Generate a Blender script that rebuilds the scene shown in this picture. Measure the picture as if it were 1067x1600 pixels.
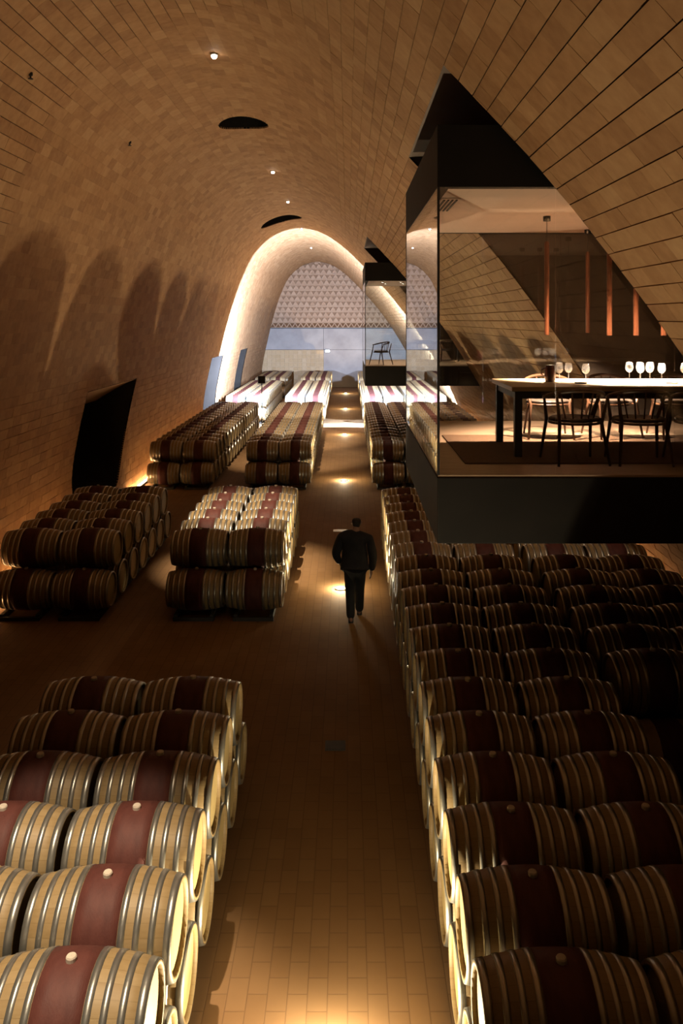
import bpy, bmesh, math, random
import numpy as np
from mathutils import Vector, Matrix
random.seed(7); np.random.seed(7)
S = bpy.context.scene
for o in list(bpy.data.objects): bpy.data.objects.remove(o)
COL = S.collection
PI = math.pi

# ------------------------------------------------------------------ camera, world, exposure
H, F = 5.04, 1254.0                     # eye height, focal length in pixels of the 1067x1600 frame
cam = bpy.data.cameras.new('camera'); camo = bpy.data.objects.new('camera', cam); COL.objects.link(camo)
cam.sensor_fit = 'VERTICAL'; cam.sensor_height = 36.0; cam.lens = F*36/1600
cam.shift_x = -9.5/1600; cam.shift_y = -300/1600
cam.clip_start = .05; cam.clip_end = 300
camo.location = (0, 0, H); camo.rotation_euler = (PI/2, 0, 0)
S.camera = camo
w = bpy.data.worlds.new('world'); S.world = w; w.use_nodes = True
w.node_tree.nodes['Background'].inputs[0].default_value = (.010, .0075, .005, 1)
w.node_tree.nodes['Background'].inputs[1].default_value = .25
S.view_settings.view_transform = 'Standard'; S.view_settings.look = 'None'
S.view_settings.exposure = 0.0; S.view_settings.gamma = 1.0; S.view_settings.use_curve_mapping = False
S.cycles.use_denoising = True
S.cycles.caustics_reflective = False; S.cycles.caustics_refractive = False
S.cycles.sample_clamp_indirect = 4.0; S.cycles.blur_glossy = 1.0
S.cycles.max_bounces = 8; S.cycles.diffuse_bounces = 1; S.cycles.glossy_bounces = 3; S.cycles.transparent_max_bounces = 24

UP_W, UP_G, UP_C = 600.0, 50.0, (1.0, .84, .54)        # recessed floor uplights in the walkway
FLOOD_W, FLOOD_C = 13000.0, (.50, .68, 1.0)  # white flood lamp on the stand and its added twin
SPOT_C = (1.0, .80, .55)                  # small spots set in the vault
LED_E, LED_C = 50.0, (1.0, .60, .26)       # strip at the foot of the walls
PEND_W, PEND_C = 760.0, (1.0, .72, .50)

# ------------------------------------------------------------------ helpers
def tag(o, label=None, cat=None, group=None, kind=None):
    for k, v in (('label', label), ('category', cat), ('group', group), ('kind', kind)):
        if v: o[k] = v
    return o
def link(o, parent=None):
    COL.objects.link(o)
    if parent is not None: o.parent = parent
    return o
def empty(name, loc=(0, 0, 0), rz=0):
    o = bpy.data.objects.new(name, None); o.location = loc; o.rotation_euler = (0, 0, rz); o.empty_display_size = .1
    return link(o)
def mesh(name, v, f, mats, fm=None, smooth=False):
    me = bpy.data.meshes.new(name); me.from_pydata([tuple(map(float, p)) for p in v], [], f)
    for m in (mats if isinstance(mats, (list, tuple)) else [mats]): me.materials.append(m)
    if fm is not None: me.polygons.foreach_set('material_index', fm)
    if smooth: me.polygons.foreach_set('use_smooth', [True]*len(me.polygons))
    me.update(); return me
def ob(name, me, parent=None, loc=None, rot=None):
    o = bpy.data.objects.new(name, me); link(o, parent)
    if loc is not None: o.location = loc
    if rot is not None: o.rotation_euler = rot
    return o
class MB:
    def __init__(s): s.v = []; s.f = []; s.m = []
    def add(s, v, f, mi=0):
        n = len(s.v); s.v += [tuple(p) for p in v]; s.f += [tuple(i+n for i in q) for q in f]; s.m += [mi]*len(f); return s
    def box(s, x0, x1, y0, y1, z0, z1, mi=0):
        return s.add([(x0,y0,z0),(x1,y0,z0),(x1,y1,z0),(x0,y1,z0),(x0,y0,z1),(x1,y0,z1),(x1,y1,z1),(x0,y1,z1)],
                     [(0,3,2,1),(4,5,6,7),(0,1,5,4),(1,2,6,5),(2,3,7,6),(3,0,4,7)], mi)
    def lathe(s, prof, n=16, axis='z', mi=0, c=(0,0,0), close=False):
        v = []; f = []
        for (r, h) in prof:
            for k in range(n):
                a = 2*PI*k/n; p = (r*math.cos(a), r*math.sin(a), h)
                if axis == 'x': p = (h, r*math.cos(a), r*math.sin(a))
                v.append((p[0]+c[0], p[1]+c[1], p[2]+c[2]))
        for i in range(len(prof)-1):
            for k in range(n):
                f.append((i*n+k, i*n+(k+1) % n, (i+1)*n+(k+1) % n, (i+1)*n+k))
        if close: f += [tuple(range(n))[::-1], tuple((len(prof)-1)*n+k for k in range(n))]
        return s.add(v, f, mi)
    def tube(s, pts, r, n=8, mi=0):
        pts = [Vector(p) for p in pts]; rr = r if isinstance(r, (list, tuple)) else [r]*len(pts); v = []; f = []
        up = Vector((0, 0, 1))
        for i, p in enumerate(pts):
            t = (pts[min(i+1, len(pts)-1)]-pts[max(i-1, 0)]).normalized()
            a = t.cross(up if abs(t.z) < .95 else Vector((0, 1, 0))).normalized(); b = t.cross(a)
            for k in range(n):
                q = p+(a*math.cos(2*PI*k/n)+b*math.sin(2*PI*k/n))*rr[i]; v.append(tuple(q))
        for i in range(len(pts)-1):
            for k in range(n): f.append((i*n+k, i*n+(k+1) % n, (i+1)*n+(k+1) % n, (i+1)*n+k))
        f += [tuple(range(n))[::-1], tuple((len(pts)-1)*n+k for k in range(n))]
        return s.add(v, f, mi)
    def me(s, name, mats, smooth=False): return mesh(name, s.v, s.f, mats, s.m, smooth)
    def build(s, name, mats, parent=None, smooth=False, loc=None, rot=None): return ob(name, s.me(name, mats, smooth), parent, loc, rot)
def bevel(o, wd=.01, seg=2):
    m = o.modifiers.new('bevel', 'BEVEL'); m.width = wd; m.segments = seg; m.limit_method = 'ANGLE'; return o
def copy_tree(o, parent=None):
    c = o.copy(); link(c, None); c.parent = parent
    for ch in list(o.children): copy_tree(ch, c)
    return c

# ------------------------------------------------------------------ materials
def N(nt, t, **kw):
    n = nt.nodes.new(t)
    for k, v in kw.items():
        if hasattr(n, k): setattr(n, k, v)
    return n
def math_n(nt, op, a, b=None, c=None):
    n = nt.nodes.new('ShaderNodeMath'); n.operation = op
    for i, x in enumerate((a, b, c)):
        if x is None: continue
        if isinstance(x, (int, float)): n.inputs[i].default_value = x
        else: nt.links.new(x, n.inputs[i])
    return n.outputs[0]
def newmat(name, col=(.5, .5, .5), rough=.6, metal=0.0, spec=.5):
    m = bpy.data.materials.new(name); m.use_nodes = True; b = m.node_tree.nodes['Principled BSDF']
    b.inputs['Base Color'].default_value = (*col, 1); b.inputs['Roughness'].default_value = rough
    b.inputs['Metallic'].default_value = metal; b.inputs['Specular IOR Level'].default_value = spec
    return m, m.node_tree, b
def ramp(nt, fac, stops):
    r = nt.nodes.new('ShaderNodeValToRGB'); e = r.color_ramp.elements
    while len(e) < len(stops): e.new(.5)
    for el, (p, c) in zip(e, stops): el.position = p; el.color = (*c, 1)
    nt.links.new(fac, r.inputs[0]); return r.outputs[0]
def mix(nt, fac, a, b, mode='MIX'):
    n = nt.nodes.new('ShaderNodeMix'); n.data_type = 'RGBA'; n.blend_type = mode
    for i, x in ((0, fac), (6, a), (7, b)):
        if isinstance(x, (int, float)): n.inputs[i].default_value = x
        elif isinstance(x, tuple): n.inputs[i].default_value = (*x, 1)
        else: nt.links.new(x, n.inputs[i])
    return n.outputs[2]
def noisy(name, c1, c2, scale=6, rough=.6, metal=0, spec=.4, bump=.1, bscale=60, stretch=None):
    m, nt, b = newmat(name, c1, rough, metal, spec)
    tc = N(nt, 'ShaderNodeTexCoord'); mp = N(nt, 'ShaderNodeMapping'); nt.links.new(tc.outputs['Object'], mp.inputs[0])
    if stretch: mp.inputs['Scale'].default_value = stretch
    n = N(nt, 'ShaderNodeTexNoise'); n.inputs['Scale'].default_value = scale; n.inputs['Detail'].default_value = 5
    nt.links.new(mp.outputs[0], n.inputs['Vector'])
    nt.links.new(ramp(nt, n.outputs[0], [(.3, c1), (.7, c2)]), b.inputs['Base Color'])
    if bump:
        n2 = N(nt, 'ShaderNodeTexNoise'); n2.inputs['Scale'].default_value = bscale; nt.links.new(mp.outputs[0], n2.inputs['Vector'])
        bp = N(nt, 'ShaderNodeBump'); bp.inputs['Strength'].default_value = bump; bp.inputs['Distance'].default_value = .01
        nt.links.new(n2.outputs[0], bp.inputs['Height']); nt.links.new(bp.outputs[0], b.inputs['Normal'])
    return m
def emit(name, col, s):
    m, nt, b = newmat(name, col, .5)
    b.inputs['Emission Color'].default_value = (*col, 1); b.inputs['Emission Strength'].default_value = s; return m
def wood_barrel():
    m, nt, b = newmat('barrel_oak', (.5, .33, .16), .52, 0, .35)
    tc = N(nt, 'ShaderNodeTexCoord'); sp = N(nt, 'ShaderNodeSeparateXYZ'); nt.links.new(tc.outputs['Object'], sp.inputs[0])
    ang = math_n(nt, 'ARCTAN2', sp.outputs[2], sp.outputs[1]); st = math_n(nt, 'MULTIPLY', ang, 26/(2*PI))
    fl = math_n(nt, 'FLOOR', st); fr = math_n(nt, 'FRACT', st)
    oi = N(nt, 'ShaderNodeObjectInfo'); wn = N(nt, 'ShaderNodeTexWhiteNoise', noise_dimensions='2D')
    cb = N(nt, 'ShaderNodeCombineXYZ'); nt.links.new(fl, cb.inputs[0]); nt.links.new(oi.outputs['Random'], cb.inputs[1]); nt.links.new(cb.outputs[0], wn.inputs['Vector'])
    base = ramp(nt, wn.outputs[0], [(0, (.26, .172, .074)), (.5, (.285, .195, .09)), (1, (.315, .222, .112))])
    mp = N(nt, 'ShaderNodeMapping'); mp.inputs['Scale'].default_value = (3, 40, 40); nt.links.new(tc.outputs['Object'], mp.inputs[0])
    gr = N(nt, 'ShaderNodeTexNoise'); gr.inputs['Scale'].default_value = 1.5; gr.inputs['Detail'].default_value = 4; nt.links.new(mp.outputs[0], gr.inputs['Vector'])
    c = mix(nt, .35, base, ramp(nt, gr.outputs[0], [(.3, (.235, .152, .068)), (.7, (.335, .24, .125))]))
    d = math_n(nt, 'LESS_THAN', math_n(nt, 'ABSOLUTE', math_n(nt, 'SUBTRACT', fr, .5)), .475)
    c = mix(nt, d, (.225, .15, .065), c)
    nt.links.new(c, b.inputs['Base Color']); return m
def tile_mat(name, cols, rough=.75):
    m, nt, b = newmat(name, cols[0], rough, 0, .3)
    ge = N(nt, 'ShaderNodeNewGeometry'); oi = N(nt, 'ShaderNodeObjectInfo')
    r = math_n(nt, 'FRACT', math_n(nt, 'ADD', ge.outputs['Random Per Island'], oi.outputs['Random']))
    c = ramp(nt, r, [(0, cols[0]), (.35, cols[1]), (.75, cols[2]), (1, cols[3])])
    tc = N(nt, 'ShaderNodeTexCoord'); n = N(nt, 'ShaderNodeTexNoise'); n.inputs['Scale'].default_value = 9; n.inputs['Detail'].default_value = 4
    nt.links.new(ge.outputs['Position'], n.inputs['Vector'])
    c = mix(nt, .35, c, ramp(nt, n.outputs[0], [(.3, cols[0]), (.7, cols[3])]))
    nt.links.new(c, b.inputs['Base Color'])
    bp = N(nt, 'ShaderNodeBump'); bp.inputs['Strength'].default_value = .12; bp.inputs['Distance'].default_value = .01
    nt.links.new(n.outputs[0], bp.inputs['Height']); nt.links.new(bp.outputs[0], b.inputs['Normal']); return m
def glass_mat(name, f0=.045, tint=(.97, .985, .975), rough=0.0, body=0):
    m = bpy.data.materials.new(name); m.use_nodes = True; nt = m.node_tree; nt.nodes.clear()
    out = N(nt, 'ShaderNodeOutputMaterial'); tr = N(nt, 'ShaderNodeBsdfTransparent'); tr.inputs[0].default_value = (*tint, 1)
    gl = N(nt, 'ShaderNodeBsdfGlossy'); gl.inputs['Roughness'].default_value = rough; gl.inputs[0].default_value = (1, 1, 1, 1)
    lw = N(nt, 'ShaderNodeLayerWeight'); lw.inputs[0].default_value = .5
    f = math_n(nt, 'ADD', math_n(nt, 'MULTIPLY', math_n(nt, 'POWER', lw.outputs['Facing'], 5), 1-f0), f0)
    mx = N(nt, 'ShaderNodeMixShader'); nt.links.new(f, mx.inputs[0]); nt.links.new(tr.outputs[0], mx.inputs[1]); nt.links.new(gl.outputs[0], mx.inputs[2])
    if body:  # translucent share stands in for the glow of light refracted in the glass
        df = N(nt, 'ShaderNodeBsdfTranslucent'); m2 = N(nt, 'ShaderNodeMixShader'); m2.inputs[0].default_value = body
        nt.links.new(mx.outputs[0], m2.inputs[1]); nt.links.new(df.outputs[0], m2.inputs[2]); mx = m2
    nt.links.new(mx.outputs[0], out.inputs[0]); return m
def floor_mat():
    m, nt, b = newmat('floor_cotto', (.3, .17, .08), .8, 0, .2)
    tc = N(nt, 'ShaderNodeTexCoord'); mp = N(nt, 'ShaderNodeMapping'); mp.inputs['Rotation'].default_value = (0, 0, PI/2); nt.links.new(tc.outputs['Object'], mp.inputs[0])
    br = N(nt, 'ShaderNodeTexBrick'); br.inputs['Scale'].default_value = 1.0; br.inputs['Brick Width'].default_value = .30; br.inputs['Row Height'].default_value = .15
    br.inputs['Mortar Size'].default_value = .005; br.inputs['Color1'].default_value = (.25, .14, .065, 1); br.inputs['Color2'].default_value = (.30, .175, .085, 1)
    br.inputs['Mortar'].default_value = (.15, .085, .045, 1); br.inputs['Mortar Smooth'].default_value = .3; br.inputs['Bias'].default_value = 0
    nt.links.new(mp.outputs[0], br.inputs['Vector'])
    n = N(nt, 'ShaderNodeTexNoise'); n.inputs['Scale'].default_value = .8; n.inputs['Detail'].default_value = 5; nt.links.new(tc.outputs['Object'], n.inputs['Vector'])
    c = mix(nt, .45, br.outputs[0], ramp(nt, n.outputs[0], [(.3, (.20, .108, .05)), (.7, (.32, .19, .095))]))
    nt.links.new(c, b.inputs['Base Color'])
    bp = N(nt, 'ShaderNodeBump'); bp.inputs['Strength'].default_value = .2; bp.inputs['Distance'].default_value = .004; bp.invert = True
    nt.links.new(br.outputs['Fac'], bp.inputs['Height']); nt.links.new(bp.outputs[0], b.inputs['Normal']); return m

M = {}
M['tile'] = tile_mat('vault_tile', [(.335, .160, .070), (.43, .220, .097), (.49, .265, .122), (.56, .325, .160)])
M['mortar'] = noisy('vault_mortar', (.11, .06, .03), (.16, .09, .045), 8, .9, bump=.2)
M['floor'] = floor_mat()
M['oak'] = wood_barrel()
M['oak_end'] = noisy('barrel_head_oak', (.46, .34, .15), (.54, .41, .20), 5, .5, bump=.1, stretch=(1, 14, 1))
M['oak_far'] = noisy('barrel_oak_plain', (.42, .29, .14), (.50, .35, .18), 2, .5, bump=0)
M['stain'] = noisy('wine_stain', (.074, .021, .017), (.105, .032, .025), 7, .65, spec=.3, bump=.15, stretch=(2, 1, 1))
M['steel'] = noisy('hoop_steel', (.34, .335, .31), (.42, .41, .375), 9, .35, metal=.82, bump=.05)
M['bung'] = noisy('bung_silicone', (.52, .44, .36), (.60, .52, .43), 20, .5, bump=0)
M['rack'] = noisy('rack_steel', (.025, .022, .02), (.04, .035, .03), 8, .6, bump=.1)
M['black'] = noisy('black_metal', (.016, .014, .013), (.026, .022, .02), 6, .45, bump=.05)
M['shell'] = noisy('room_cladding', (.010, .0085, .007), (.015, .012, .010), 2, .7, spec=.2, bump=.05)
M['dark'] = noisy('dark_plaster', (.075, .052, .042), (.095, .068, .055), 1.3, .85, bump=.1)
M['void'] = noisy('unlit_plaster', (.012, .010, .009), (.018, .015, .013), 2, .95, bump=0)  # near-black colour paints in the darkness inside the first doorway and the oculi
M['concrete'] = noisy('grey_concrete', (.38, .31, .28), (.54, .45, .40), .9, .8, bump=.25, bscale=14)
M['umber'] = noisy('umber_terracotta', (.16, .07, .03), (.22, .10, .045), 3, .9, bump=.1)
M['soffit'] = noisy('recess_soffit', (.26, .19, .155), (.31, .23, .19), 1.5, .85, bump=.1)  # lighter than the recess walls, standing in for light from below
M['slate'] = noisy('slate_plaster', (.034, .024, .018), (.044, .032, .025), 2, .8, bump=.1)
M['terra'] = tile_mat('end_wall_terracotta', [(.50, .285, .165), (.55, .32, .195), (.59, .355, .22), (.64, .40, .26)])
M['terra_dark'] = noisy('terracotta_back', (.36, .19, .105), (.42, .235, .135), 3, .9, bump=.1)
M['terra_pan'] = tile_mat('terracotta_panel', [(.62, .37, .18), (.67, .41, .21), (.71, .45, .24), (.75, .49, .28)])
M['glass'] = glass_mat('pane_glass')
M['wineglass'] = glass_mat('wineglass_glass', .22, (.93, .93, .93), .04, .06)
M['ceil'] = noisy('tasting_room_ceiling', (.76, .55, .45), (.82, .60, .50), 2, .8, bump=0)
M['roomfloor'] = noisy('tasting_room_floor', (.36, .24, .16), (.46, .32, .22), 3, .35, bump=.05, stretch=(1, 8, 1))
M['rug'] = noisy('rug_wool', (.12, .065, .035), (.16, .09, .05), 30, .95, bump=.4, bscale=200)
M['tabletop'] = noisy('table_oak', (.62, .43, .26), (.72, .53, .34), 4, .35, bump=.03, stretch=(1, 10, 1))
M['walnut'] = noisy('chair_wood', (.060, .027, .014), (.09, .042, .022), 6, .4, bump=.05, stretch=(8, 8, 1))
M['leather'] = noisy('chair_leather', (.03, .022, .018), (.045, .033, .026), 12, .5, bump=.1)
M['copper'] = noisy('pendant_copper', (.15, .055, .032), (.19, .07, .04), 8, .5, metal=.5, bump=.03)
M['lens_up'] = emit('uplight_lens', (1, .90, .68), 30)
M['lens_sp'] = emit('spot_lens', (1, .88, .74), 22)
M['lens_fl'] = emit('flood_lens', (.85, .92, 1), 30)
M['led'] = emit('led_tube', LED_C, LED_E)
M['white'] = emit('emergency_lamp_cover', (.9, .95, 1), 4)
M['jacket'] = noisy('black_jacket', (.012, .012, .014), (.02, .02, .022), 9, .85, bump=.3)
M['trouser'] = noisy('dark_trousers', (.022, .024, .026), (.032, .034, .036), 9, .85, bump=.3)
M['skin'] = noisy('skin', (.34, .19, .13), (.40, .23, .16), 9, .6, bump=.05)
M['hair'] = noisy('dark_hair', (.02, .015, .012), (.035, .025, .02), 40, .7, bump=.4)
M['wine'] = noisy('dark_ceramic', (.05, .018, .016), (.08, .03, .025), 4, .25, bump=0)

# ------------------------------------------------------------------ the vault profile
P0 = [(-6.34, 0), (-6.42, .8), (-6.36, 1.6), (-6.2, 2.5), (-6.0, 3.4), (-5.72, 4.6), (-5.36, 5.9), (-4.94, 7.1), (-4.42, 8.15), (-3.62, 8.95), (-2.7, 9.34),
      (-1.9, 9.36), (-1.05, 9.08), (-.15, 8.45), (.85, 7.48), (1.98, 6.24), (3.0, 4.90), (3.75, 3.75), (4.45, 2.55), (5.0, 1.4), (5.3, .65), (5.5, 0)]
def cr(p, n=14):
    out = []
    q = [2*np.array(p[0])-np.array(p[1])]+[np.array(a, float) for a in p]+[2*np.array(p[-1])-np.array(p[-2])]
    for i in range(1, len(q)-2):
        for k in range(n):
            t = k/n
            out.append(.5*((2*q[i])+(-q[i-1]+q[i+1])*t+(2*q[i-1]-5*q[i]+4*q[i+1]-q[i+2])*t*t+(-q[i-1]+3*q[i]-3*q[i+1]+q[i+2])*t**3))
    out.append(q[-2]); return np.array(out)
PD = cr(P0); PS = np.concatenate([[0], np.cumsum(np.linalg.norm(np.diff(PD, axis=0), axis=1))]); SL = PS[-1]
def prof(s): return np.stack([np.interp(s, PS, PD[:, 0]), np.interp(s, PS, PD[:, 1])], -1)
def nrm(s):
    t = prof(np.clip(np.asarray(s)+.02, 0, SL))-prof(np.clip(np.asarray(s)-.02, 0, SL)); t = t/np.linalg.norm(t, axis=-1, keepdims=True)
    return np.stack([t[..., 1], -t[..., 0]], -1)
ia = int(np.argmax(PD[:, 1])); SA = PS[ia]
def s_left(z): return float(np.interp(z, PD[:ia, 1], PS[:ia]))
def s_right(z): return float(np.interp(-z, -PD[ia:, 1], PS[ia:]))
def surf(s, y, off=0.0):
    p = prof(s); n = nrm(s); return (float(p[0]+n[0]*off), float(y), float(p[1]+n[1]*off))
Y_NEAR, Y_END = -.8, 60.0

# openings as stacks of thin (s0,s1,y0,y1) strips
HOLES = []
BOX1 = dict(x=.85, y0=7.6, y1=11.7); BOX2 = dict(x=.56, y0=25.8, y1=29.9)
ST1, ST2, SB = s_right(7.43), s_right(7.72), s_right(2.9)
HOLES += [(ST1, SB, 7.52, 11.78), (ST2, SB, 25.72, 29.98)]
OCULI = [(SA+float(0), 17.7, .55), (SA-.55, 34.0, .9)]
for (sc, yc, r) in OCULI:
    k = 30
    for i in range(k):
        a0 = -r+2*r*i/k; a1 = a0+2*r/k; am = (a0+a1)/2; hw = math.sqrt(max(0, r*r-am*am)); HOLES.append((sc+a0, sc+a1, yc-hw, yc+hw))
DOORS = [(18.55, 22.85, .45, 3.38), (35.6, 38.9, 0, 3.35), (45.2, 48.2, 0, 3.35)]
def door_iv(d, s):                       # Y interval of a doorway at height s
    y0, y1, b, t = d; sb, st = s_left(b) if b > 0 else 0, s_left(t)
    if b <= 0: return y0, y1
    r = 1.5; u = s-sb
    if u >= r: return y0, y1
    e = (1-math.sqrt(max(0, 1-((r-u)/r)**2)))*.75
    return y0+e, y1-e
for d in DOORS:
    sb, st = (s_left(d[2]) if d[2] > 0 else 0), s_left(d[3]); k = 48 if d[2] > 0 else 1
    for i in range(k):
        a0 = sb+(st-sb)*i/k; a1 = sb+(st-sb)*(i+1)/k; y0, y1 = door_iv(d, (a0+a1)/2); HOLES.append((a0, a1, y0, y1))
HB = [(min(h[0] for h in g), max(h[1] for h in g), min(h[2] for h in g), max(h[3] for h in g), g) for g in
      (HOLES[0:1], HOLES[1:2], HOLES[2:32], HOLES[32:62], HOLES[62:110], HOLES[110:111], HOLES[111:112])]
def cut(r):
    """rectangle (s0,s1,y0,y1) minus the openings -> list of rectangles"""
    out = [r]
    for (a0, a1, b0, b1, g) in HB:
        if r[0] >= a1 or r[1] <= a0 or r[2] >= b1 or r[3] <= b0: continue
        for h in g:
            nx = []
            for q in out:
                if q[0] >= h[1] or q[1] <= h[0] or q[2] >= h[3] or q[3] <= h[2]: nx.append(q); continue
                if q[0] < h[0]: nx.append((q[0], h[0], q[2], q[3]))
                if q[1] > h[1]: nx.append((h[1], q[1], q[2], q[3]))
                m0, m1 = max(q[0], h[0]), min(q[1], h[1])
                if q[2] < h[2]: nx.append((m0, m1, q[2], h[2]))
                if q[3] > h[3]: nx.append((m0, m1, h[3], q[3]))
            out = nx
    return out
# backing shell
TW, TL = .195, .32
ncs = int(SL/TW); TW = SL/ncs
bk = []
for i in range(ncs):
    y = Y_NEAR
    while y < Y_END:
        bk += cut((i*TW, (i+1)*TW, y, min(y+1.0, Y_END))); y += 1.0
def rect_mesh(name, R, off, mat):
    R = np.array(R); s0, s1, y0, y1 = R.T
    def pt(s, y): p = prof(s)+nrm(s)*off; return np.stack([p[:, 0], y, p[:, 1]], -1)
    V = np.stack([pt(s0, y0), pt(s0, y1), pt(s1, y1), pt(s1, y0)], 1).reshape(-1, 3)
    n = len(R); Fq = np.arange(4*n).reshape(n, 4)
    return mesh(name, V.tolist(), Fq.tolist(), mat)
vault = ob('ceiling', rect_mesh('ceiling', bk, -.022, M['mortar']))
tag(vault, 'terracotta tiled vault of the barrel cellar', None, None, 'structure')
# tiles
rng = np.random.RandomState(3)
whole, bits = [], []
for i in range(ncs):
    sh = (i % 2)*TL*.5+rng.uniform(-.04, .04); y = Y_NEAR-sh
    gp = rng.uniform(.002, .0085) if i*TW > SA+2.2 else (rng.uniform(.001, .005) if i*TW < 3.6 else rng.uniform(0, .0012))
    while y < Y_END-.02:
        r = (i*TW+gp, (i+1)*TW-gp, max(y, Y_NEAR)+.0002, min(y+TL, Y_END)-.0002)
        c = cut(r)
        if len(c) == 1 and c[0] == r and r[3]-r[2] > .31: whole.append(r)
        else: bits += [q for q in c if q[1]-q[0] > .004 and q[3]-q[2] > .004]
        y += TL
whole = np.array(whole)
cs = (whole[:, 0]+whole[:, 1])/2; cy = (whole[:, 2]+whole[:, 3])/2
pc = prof(cs); nc = nrm(cs); d = np.stack([pc[:, 0], cy, pc[:, 1]-H], -1); dist = np.linalg.norm(d, axis=1)
px = 543+F*d[:, 0]/np.maximum(d[:, 1], .1); py = 500-F*d[:, 2]/np.maximum(d[:, 1], .1)
facing = -(d[:, 0]*nc[:, 0]+d[:, 2]*nc[:, 1])/dist
area = np.where((cy > 1) & (px > -10) & (px < 1077) & (py > -10) & (py < 1500) & (facing > 0), facing/dist**2, 0)
area = np.where((pc[:, 1] < 4.0), 0, area)
near = np.argsort(-area)[:300]; nearset = np.zeros(len(whole), bool); nearset[near] = True
tb = MB().box(-TW/2+.005, TW/2-.005, -TL/2+.0003, TL/2-.0003, -.03, 0)
tile_me = [bevel_m for bevel_m in [tb.me('tile', M['tile'])]][0]
def frame(s, y, off, tilt):
    p = prof(s); n = nrm(s); t = np.array([-n[1], n[0]])      # tangent, growing s
    X = Vector((t[0], 0, t[1])); Z = Vector((n[0], 0, n[1])); Yv = Z.cross(X)
    m = Matrix(((X.x, Yv.x, Z.x, 0), (X.y, Yv.y, Z.y, 0), (X.z, Yv.z, Z.z, 0), (0, 0, 0, 1)))
    m = Matrix.Translation((p[0]+n[0]*off, y, p[1]+n[1]*off)) @ m @ Matrix.Rotation(tilt, 4, 'Y')
    return m
for i in near:
    o = bpy.data.objects.new('tile', tile_me); link(o, vault)
    o.matrix_world = frame(cs[i], cy[i], rng.uniform(-.002, .002), rng.uniform(-.01, .02))
R = np.concatenate([whole[~nearset], np.array(bits)]); n = len(R)
amp = np.where((R[:, 0] > 3.6) & (R[:, 0] < SA+2.2), .35, 1.0); jo = rng.uniform(-.003, .003, n)*amp; jt = rng.uniform(-.002, .003, n)*amp
def pts(s, y, off): p = prof(s)+nrm(s)*off[:, None]; return np.stack([p[:, 0], y, p[:, 1]], -1)
s0, s1, y0, y1 = R.T; bo = np.full(n, -.03)
V = np.stack([pts(s0, y0, jo+jt), pts(s0, y1, jo+jt), pts(s1, y1, jo-jt), pts(s1, y0, jo-jt), pts(s0, y0, bo), pts(s0, y1, bo), pts(s1, y1, bo), pts(s1, y0, bo)], 1).reshape(-1, 3)
fq = np.array([(0, 1, 2, 3), (0, 4, 5, 1), (1, 5, 6, 2), (2, 6, 7, 3), (3, 7, 4, 0)])
Fq = (np.arange(n)[:, None, None]*8+fq[None]).reshape(-1, 4)
tf = ob('tile_field', mesh('tile_field', V.tolist(), Fq.tolist(), M['tile']), vault); tag(tf, kind='stuff')

# oculi in the crown of the vault
for (sc, yc, r) in OCULI:
    v = []; f = []; k = 40
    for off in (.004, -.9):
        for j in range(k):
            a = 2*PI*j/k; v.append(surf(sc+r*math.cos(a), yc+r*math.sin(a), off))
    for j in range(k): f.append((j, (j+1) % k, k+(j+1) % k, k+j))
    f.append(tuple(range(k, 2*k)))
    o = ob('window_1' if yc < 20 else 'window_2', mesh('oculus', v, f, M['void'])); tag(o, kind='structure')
# small sprinklers in the vault
for (z, y, lb) in ((8.35, 10.8, 'tiny dark sprinkler high on the near left of the vault'), (8.45, 15.4, 'tiny dark sprinkler left of the first oculus')):
    u = empty('sprinkler', surf(s_left(z), y, 0)); tag(u, lb, 'sprinkler', 'sprinklers in the vault')
    MB().lathe([(.03, .02), (.03, -.02), (.012, -.03), (.012, -.06)], 10).build('body', M['black'], u); MB().lathe([(.001, -.06), (.035, -.06), (.035, -.068), (.001, -.07)], 10).build('deflector', M['black'], u)
# doorways in the left wall
for di, d in enumerate(DOORS):
    sb, st = (s_left(d[2]) if d[2] > 0 else 0), s_left(d[3]); k = 40
    lo = [(sb+(st-sb)*i/k) for i in range(k+1)]
    ring = [(s, door_iv(d, s)[0]) for s in lo[::-1]]+[(s, door_iv(d, s)[1]) for s in lo]
    v = []; f = []; n = len(ring)
    for (s, y) in ring: v.append(surf(s, y, .004))
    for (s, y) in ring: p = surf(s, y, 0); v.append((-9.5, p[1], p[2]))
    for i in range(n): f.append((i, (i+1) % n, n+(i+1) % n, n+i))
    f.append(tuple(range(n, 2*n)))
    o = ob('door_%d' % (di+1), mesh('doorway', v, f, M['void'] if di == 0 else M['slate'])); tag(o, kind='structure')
    if di == 0:                            # tiled hood sloping down into the doorway
        v = []; f = []; k = 16
        for i in range(k+1):
            y = d[0]+(d[1]-d[0])*i/k
            for j in range(5):
                t = j/4; x = surf(st, y)[0]; v.append((x-1.15*t, y-.0, d[3]-.01-.62*t**1.2))
        for i in range(k):
            for j in range(4): f.append((i*5+j, i*5+j+1, (i+1)*5+j+1, (i+1)*5+j))
        hd = ob('hood', mesh('hood', v, f, M['tile'], smooth=True), o)

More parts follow.
